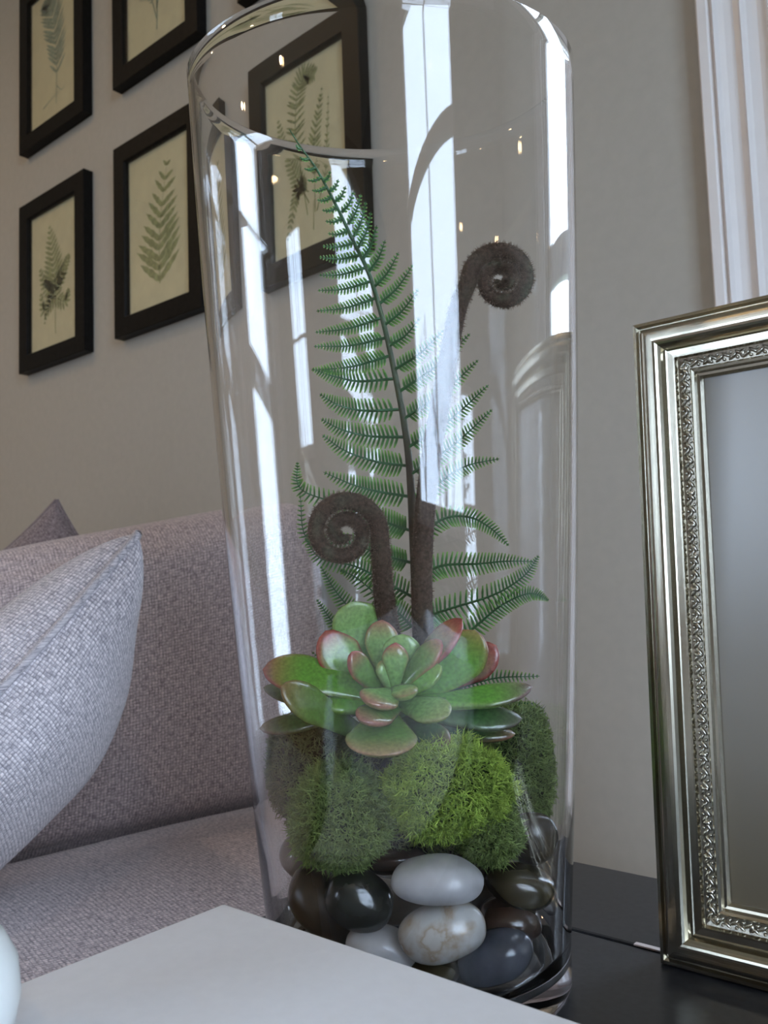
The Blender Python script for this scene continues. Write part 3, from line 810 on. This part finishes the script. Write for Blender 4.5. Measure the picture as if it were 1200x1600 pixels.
suc = thing('artificial_succulent', 'green rosette succulent with red tipped fleshy leaves resting on the moss', 'succulent', PD(612, 1120, SDp))
def leaf(tx, ty, td, bx_, by_, bd, w, N_, lift=(0, 0, 0), red=.7, tone=(.16, .33, .09), thick=16, cup=.25, **kw):
    B = PD(bx_, by_, SDp+bd); T = PD(tx, ty, SDp+td); s = SDp/F_PX
    C_ = (B+T)/2 + (r0*lift[0]+Vector((0, 0, 1))*lift[1]-Vector((math.sin(YAW), math.cos(YAW), 0))*lift[2])*s
    V, Fc, c = cubic_leaf(B, C_, T, w*s, thick*s, dirv(*N_).normalized(), red, tone, cup, **kw)
    mesh_obj('leaf', [keep_in(q) for q in V], Fc, M_succ, suc, cols=c)
G1, G2, G3, G4 = (.14, .37, .045), (.12, .25, .05), (.21, .40, .11), (.06, .15, .045)
#     tip          d     base        d     w   normal
leaf(410, 1046, .000, 596, 1090, 0, 86, (.1, .8, .6), (-10, 22, 0), .9, G1)
leaf(441, 1072, -.030, 572, 1150, 0, 60, (.25, .55, .8), (-8, 6, 10), .5, G2, edge=.2)
leaf(404, 1138, .000, 560, 1108, .01, 40, (0, .75, .65), (0, -4, 0), .4, G4)
leaf(408, 1074, .025, 560, 1100, .02, 34, (.1, .3, .9), (0, -6, 0), .2, G4)
leaf(508, 985, .010, 592, 1072, .012, 74, (.25, .25, .93), (-14, -14, 6), 1.15, G3, edge=1.2)
leaf(548, 940, .012, 608, 1052, .022, 88, (.1, .15, .98), (-20, 6, 0), .15, G3)
leaf(597, 968, .010, 612, 1064, .010, 56, (-.1, .2, .98), (-12, 0, 4), .8, G3, edge=.6)
leaf(549, 1018, -.014, 600, 1082, 0, 42, (.5, .25, .83), (-8, -4, 4), .9, G2, edge=.8)
leaf(618, 1003, -.006, 617, 1072, -.004, 42, (0, .15, .99), (0, 0, 5), 1.0, G3, point=1.2, thick=22)
leaf(628, 990, .006, 622, 1068, .006, 62, (0, .1, .99), (4, 0, 0), .1, G3)
leaf(600, 1030, -.004, 610, 1075, -.004, 34, (.6, .2, .8), (-4, 0, 4), .4, G3)
leaf(722, 966, .006, 632, 1072, .006, 66, (-.65, .55, .55), (-10, -4, 0), 1.1, (.24, .20, .08), edge=1.1)
leaf(742, 984, .002, 640, 1084, .008, 80, (-.25, .1, .95), (34, -10, 0), .55, G1, edge=.7)
leaf(776, 1008, .018, 668, 1072, .022, 62, (-.2, .2, .95), (14, -8, 0), 1.2, (.26, .16, .09), edge=1.1)
leaf(690, 1000, -.004, 628, 1074, -.004, 46, (-.5, .5, .7), (-4, 2, 0), .8, G2, edge=.9)
leaf(832, 1072, .002, 632, 1096, 0, 54, (0, .86, .5), (6, -12, 6), .9, G1, redc=(.22, .13, .12))
leaf(816, 1122, .000, 626, 1108, 0, 52, (0, .75, .65), (6, -8, 0), .5, G4, redc=(.20, .12, .13))
leaf(806, 1146, .004, 640, 1136, .008, 36, (0, .8, .6), (0, -4, 0), .5, G4)
leaf(594, 1180, -.052, 600, 1112, -.008, 104, (0, .72, .7), (0, 6, 10), .75, G2, edge=.5, point=0, redc=(.42, .24, .13))
leaf(578, 1098, -.040, 618, 1082, -.004, 60, (.1, .75, .65), (0, 4, 6), 1., G3, edge=.7, redc=(.40, .20, .12))
leaf(566, 1126, -.046, 622, 1104, -.008, 54, (.1, .8, .6), (0, 4, 4), .9, G2, edge=.8, redc=(.36, .15, .11))
leaf(500, 1100, -.012, 606, 1100, 0, 40, (0, .85, .5), (0, -2, 0), .2, G1)
leaf(700, 1118, -.036, 622, 1098, -.004, 58, (-.1, .8, .6), (0, 6, 4), .3, G3)
leaf(700, 1166, -.030, 630, 1126, -.004, 50, (-.1, .7, .7), (0, 4, 4), .5, G4)
leaf(690, 1040, -.010, 624, 1084, -.002, 44, (-.4, .7, .6), (0, -4, 4), .2, G1)
leaf(640, 1085, -.030, 618, 1076, -.004, 42, (0, .7, .7), (0, 3, 3), .4, G3)
leaf(650, 1060, .026, 622, 1090, .012, 80, (0, .6, -.7), (0, 4, 0), .5, G2)
leaf(560, 1060, .026, 606, 1090, .012, 70, (-.1, .6, -.7), (0, 4, 0), .5, G2)
V, Fc = tube([PD(614, 1070, SDp+.004), PD(616, 1110, SDp+.006), PD(620, 1175, SDp+.01)], [.009, .012, .008], 14)
mesh_obj('stem', V, Fc, M_succ, suc, cols=np.tile(np.array(G4), (len(V), 1)))
settle(suc)

# ------------------------------------------------------------------ fern frond
FD = AX+.031
fern = thing('artificial_fern', 'tall green plastic fern frond rising behind the curled stems', 'fern', PD(652, 1150, FD))
RACH = [(452, 204), (470, 232), (497, 270), (525, 322), (553, 380), (577, 430), (598, 500), (615, 575), (628, 640), (637, 700), (642, 760), (646, 850), (650, 950), (654, 1060), (656, 1150)]
pts = smooth_path([PD(x, y, FD+.000) for x, y in RACH], 80)
rad = [.00035+.0022*min(1, (i/80)*1.35) for i in range(81)]
V, Fc = tube(pts, rad, 8); V = [keep_in(q, .004) for q in V]
gc = np.array((.025, .11, .035)); bc = np.array((.055, .04, .022))
cols = np.array([gc*(1-min(1, max(0, (i//8)/80-.25)*2.2))+bc*min(1, max(0, (i//8)/80-.25)*2.2) for i in range(len(V))])
mesh_obj('rachis', V, Fc, M_fern, fern, cols=cols)
FN = Vector((math.sin(YAW), math.cos(YAW), 0))
def pinna(path, tooth, dd=0, droop=0, tip_tooth=None, sp=6.0, first=.06, rng=random):
    """path in px base->tip; tooth = leaflet length px"""
    P3 = smooth_path([PD(x, y, FD+dd+droop*(k/(len(path)-1))**2) for k, (x, y) in enumerate(path)], 24)
    s = FD/F_PX; L = sum((P3[i+1]-P3[i]).length for i in range(24))
    V, Fc = tube(P3, [max(.00014, .0011*(1-.82*i/24)) for i in range(25)], 5)
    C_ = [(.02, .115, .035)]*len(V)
    n = max(4, int(L/(sp*s)))
    for k in range(n):
        u = first+(1-first)*(k+.3)/n; q = u*24; i = min(23, int(q)); p = P3[i].lerp(P3[i+1], q-i); tg = (P3[i+1]-P3[i]).normalized()
        side = tg.cross(FN).normalized()
        ln = tooth*s*(1-u**2.2)**.8*(.75+.25*min(1, u*6))+1.2*s
        for sg in (1, -1):
            dr = (side*sg+tg*.30+FN*rng.uniform(-.28, .12)).normalized(); wd = (2.1*s)*(1-.45*u)
            tw = tg; a = p+tw*wd; b_ = p-tw*wd; m1 = p+dr*ln*.55; e = p+dr*ln
            up = dr.cross(tw).normalized()*wd*.5
            j = len(V); V += [a, b_, m1+tw*wd*1.15, m1-tw*wd*1.05, e+tw*wd*.75, e-tw*wd*.45, p+up, m1+up*1.2, p-up, m1-up]
            Fc += [(j, j+6, j+7, j+2), (j+6, j+1, j+3, j+7), (j+2, j+7, j+4), (j+7, j+5, j+4), (j+7, j+3, j+5),
                   (j, j+2, j+9, j+8), (j+8, j+9, j+3, j+1), (j+2, j+4, j+9), (j+9, j+4, j+5), (j+9, j+5, j+3)]
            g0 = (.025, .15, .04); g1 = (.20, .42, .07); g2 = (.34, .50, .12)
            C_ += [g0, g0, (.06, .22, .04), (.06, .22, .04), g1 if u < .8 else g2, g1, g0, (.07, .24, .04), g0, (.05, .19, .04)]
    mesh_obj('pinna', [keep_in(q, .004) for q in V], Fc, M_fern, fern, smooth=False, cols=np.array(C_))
random.seed(11)
LEFT = [((470, 234), (462, 228), 2), ((482, 250), (468, 247), 3), ((492, 264), (475, 265), 3), ((501, 279), (480, 283), 4), ((510, 294), (487, 299), 4), ((518, 309), (495, 314), 5), ((527, 325), (503, 330), 5),
 ((535, 342), (508, 347), 6), ((544, 361), (512, 366), 7), ((553, 380), (503, 386), 8), ((562, 400), (498, 403), 9), ((571, 419), (498, 431), 10), ((580, 440), (496, 455), 11),
 ((588, 466), (494, 487), 12), ((597, 497), (492, 520), 13), ((604, 528), (490, 542), 14), ((610, 556), (486, 579), 16)]
for b_, t_, tl in LEFT:
    mid = ((b_[0]+t_[0])/2, (b_[1]+t_[1])/2+2+tl*.25); pinna([b_, mid, t_], max(3, tl*.95), 0, -.004, sp=5.2)
for path, tl in (([(618, 592), (560, 596), (520, 588), (487, 577)], 19), ([(625, 640), (570, 642), (530, 634), (499, 616)], 20),
                 ([(633, 683), (580, 682), (535, 672), (501, 655)], 20), ([(638, 728), (590, 722), (540, 705), (503, 680)], 21),
                 ([(641, 776), (590, 768), (550, 757), (505, 738)], 22), ([(645, 830), (600, 815), (540, 790), (470, 765), (464, 722)], 22),
                 ([(647, 880), (600, 868), (550, 850), (480, 842), (468, 772)], 20), ([(649, 935), (600, 908), (555, 885), (500, 872), (476, 840)], 22),
                 ([(651, 985), (625, 960), (600, 940), (560, 905), (530, 890)], 22),
                 ([(653, 1040), (600, 1000), (560, 965), (525, 925), (500, 884)], 21), ([(655, 1090), (590, 1040), (530, 985), (494, 936)], 17),
                 ([(655, 1120), (600, 1090), (535, 1055), (486, 1018)], 14)):
    pinna(path, tl, .001, -.006)
RIGHT = [((505, 285), (516, 268), 4), ((515, 300), (529, 281), 5), ((524, 316), (540, 292), 6), ((534, 333), (553, 300), 7), ((544, 352), (564, 304), 8), ((553, 371), (572, 316), 8), ((560, 388), (580, 332), 9),
 ((568, 405), (589, 353), 10), ((577, 425), (602, 376), 11), ((586, 448), (623, 395), 12), ((594, 475), (646, 414), 13), ((602, 508), (654, 452), 14), ((609, 541), (656, 497), 15),
 ((617, 578), (694, 516), 16), ((625, 612), (735, 522), 17), ((631, 655), (748, 563), 18), ((637, 700), (764, 602), 19), ((641, 742), (770, 640), 20)]
for b_, t_, tl in RIGHT:
    pinna([b_, ((b_[0]+t_[0])/2+2, (b_[1]+t_[1])/2+2+tl*.2), t_], max(3, tl*.9), -.001, -.002, sp=5.6)
for path, tl in (([(643, 792), (690, 752), (730, 728), (781, 717)], 18), ([(646, 850), (690, 812), (733, 808), (768, 826), (796, 853)], 18),
                 ([(649, 905), (690, 884), (746, 881), (790, 877), (835, 877)], 21), ([(652, 975), (690, 955), (770, 930), (820, 900), (844, 868)], 23),
                 ([(655, 1040), (735, 985), (785, 945), (830, 927), (861, 938)], 20), ([(656, 1110), (700, 1082), (770, 1060), (846, 1056)], 20),
                 ([(657, 1130), (730, 1122), (790, 1106), (838, 1098)], 15)):
    pinna(path, tl, .001, -.012)
settle(fern)

# ------------------------------------------------------------------ fiddleheads
def fiddle(stem, cx, cy, r_out, turns, a0, direction, dd, rs, r_end, label, seed, foot=.020):
    """stem: px path (x,y) bottom->spiral start; spiral of centreline radius r_out px"""
    s = (AX+dd)/F_PX; path = [PD(x, y, AX+dd+(foot-dd)*(1-k/len(stem))**1.2) for k, (x, y) in enumerate(stem)]; sp = []
    n = int(turns*36)
    for i in range(n+1):
        t = i/n; a = a0+direction*2*PI*turns*t; r_ = r_out*(1-t)+r_end*t
        sp.append(PD(cx+r_*math.cos(a), cy-r_*math.sin(a), AX+dd-.0015*t*0))
    st = smooth_path(path+[sp[0]], 40)[:-1]
    P = st+sp; m_ = len(P)
    ns = len(st)
    rad = [rs*s*(1-.28*i/ns) for i in range(ns)]
    rads = rad+[(rad[-1]*(1-i/n)+rad[-1]*.5*(i/n))*(1 if i < n-3 else .4+.6*((n-i)/3)**.5) for i in range(n+1)]
    V, Fc = tube(P, rads, 14, up=FN)
    cols = []
    for i in range(m_):
        t = max(0, (i-ns)/n)
        for k in range(14):
            g = max(0, noise.noise(Vector(P[i])*120+Vector((k*.3, 0, 0))))
            cc = np.array((.085, .056, .042))*(1-min(1, g*2*t+g*.3))+np.array((.11, .13, .085))*min(1, g*2*t+g*.3); cols.append(cc)
    r = thing('fiddlehead_stem', label, 'fiddlehead', P[0])
    mesh_obj('coiled_stem', V, Fc, M_fiddle, r, cols=np.array(cols))
    # short fuzz
    rng = random.Random(seed); HV = []; HF = []; HC = []
    for k in range(7500):
        i = rng.randrange(m_-2); a = rng.uniform(0, 2*PI)
        T = (P[i+1]-P[i]).normalized(); b_ = T.cross(FN).normalized(); c = b_.cross(T)
        d = b_*math.cos(a)+c*math.sin(a); p = P[i].lerp(P[i+1], rng.random())+d*rads[i]*.96
        h = (d+T*rng.uniform(-.5, .7)+b_*rng.uniform(-.3, .3)).normalized()*rng.uniform(.0012, .0026)
        w_ = T*.00016; j = len(HV); HV += [p-w_, p+w_, p+h]; HF.append((j, j+1, j+2)); q = rng.uniform(.7, 1.7); HC += [(.13*q, .09*q, .068*q)]*3
    o = mesh_obj('fuzz', HV, HF, M_fiddle, r, smooth=False, cols=np.array(HC)); o['kind'] = 'stuff'
    settle(r)
fiddle([(668, 1130), (662, 1010), (659, 900), (664, 800), (676, 700), (692, 610), (704, 540), (716, 480)], 783, 438, 51, 1.98, PI*1.02, -1, -.008, 18.6, 3.5,
       'tall curled brown fiddlehead, its coil near the right wall of the vase', 1)
fiddle([(624, 1110), (612, 1010), (603, 960), (598, 905)], 537, 832, 57, 1.95, -.15, 1, -.014, 20, 4.5,
       'short curled brown fiddlehead in front of the fern, left of the tall one', 2)

p_ = pot(); tag(p_, 'rounded white ceramic pot cut off at the left edge, on the white box', 'pot')
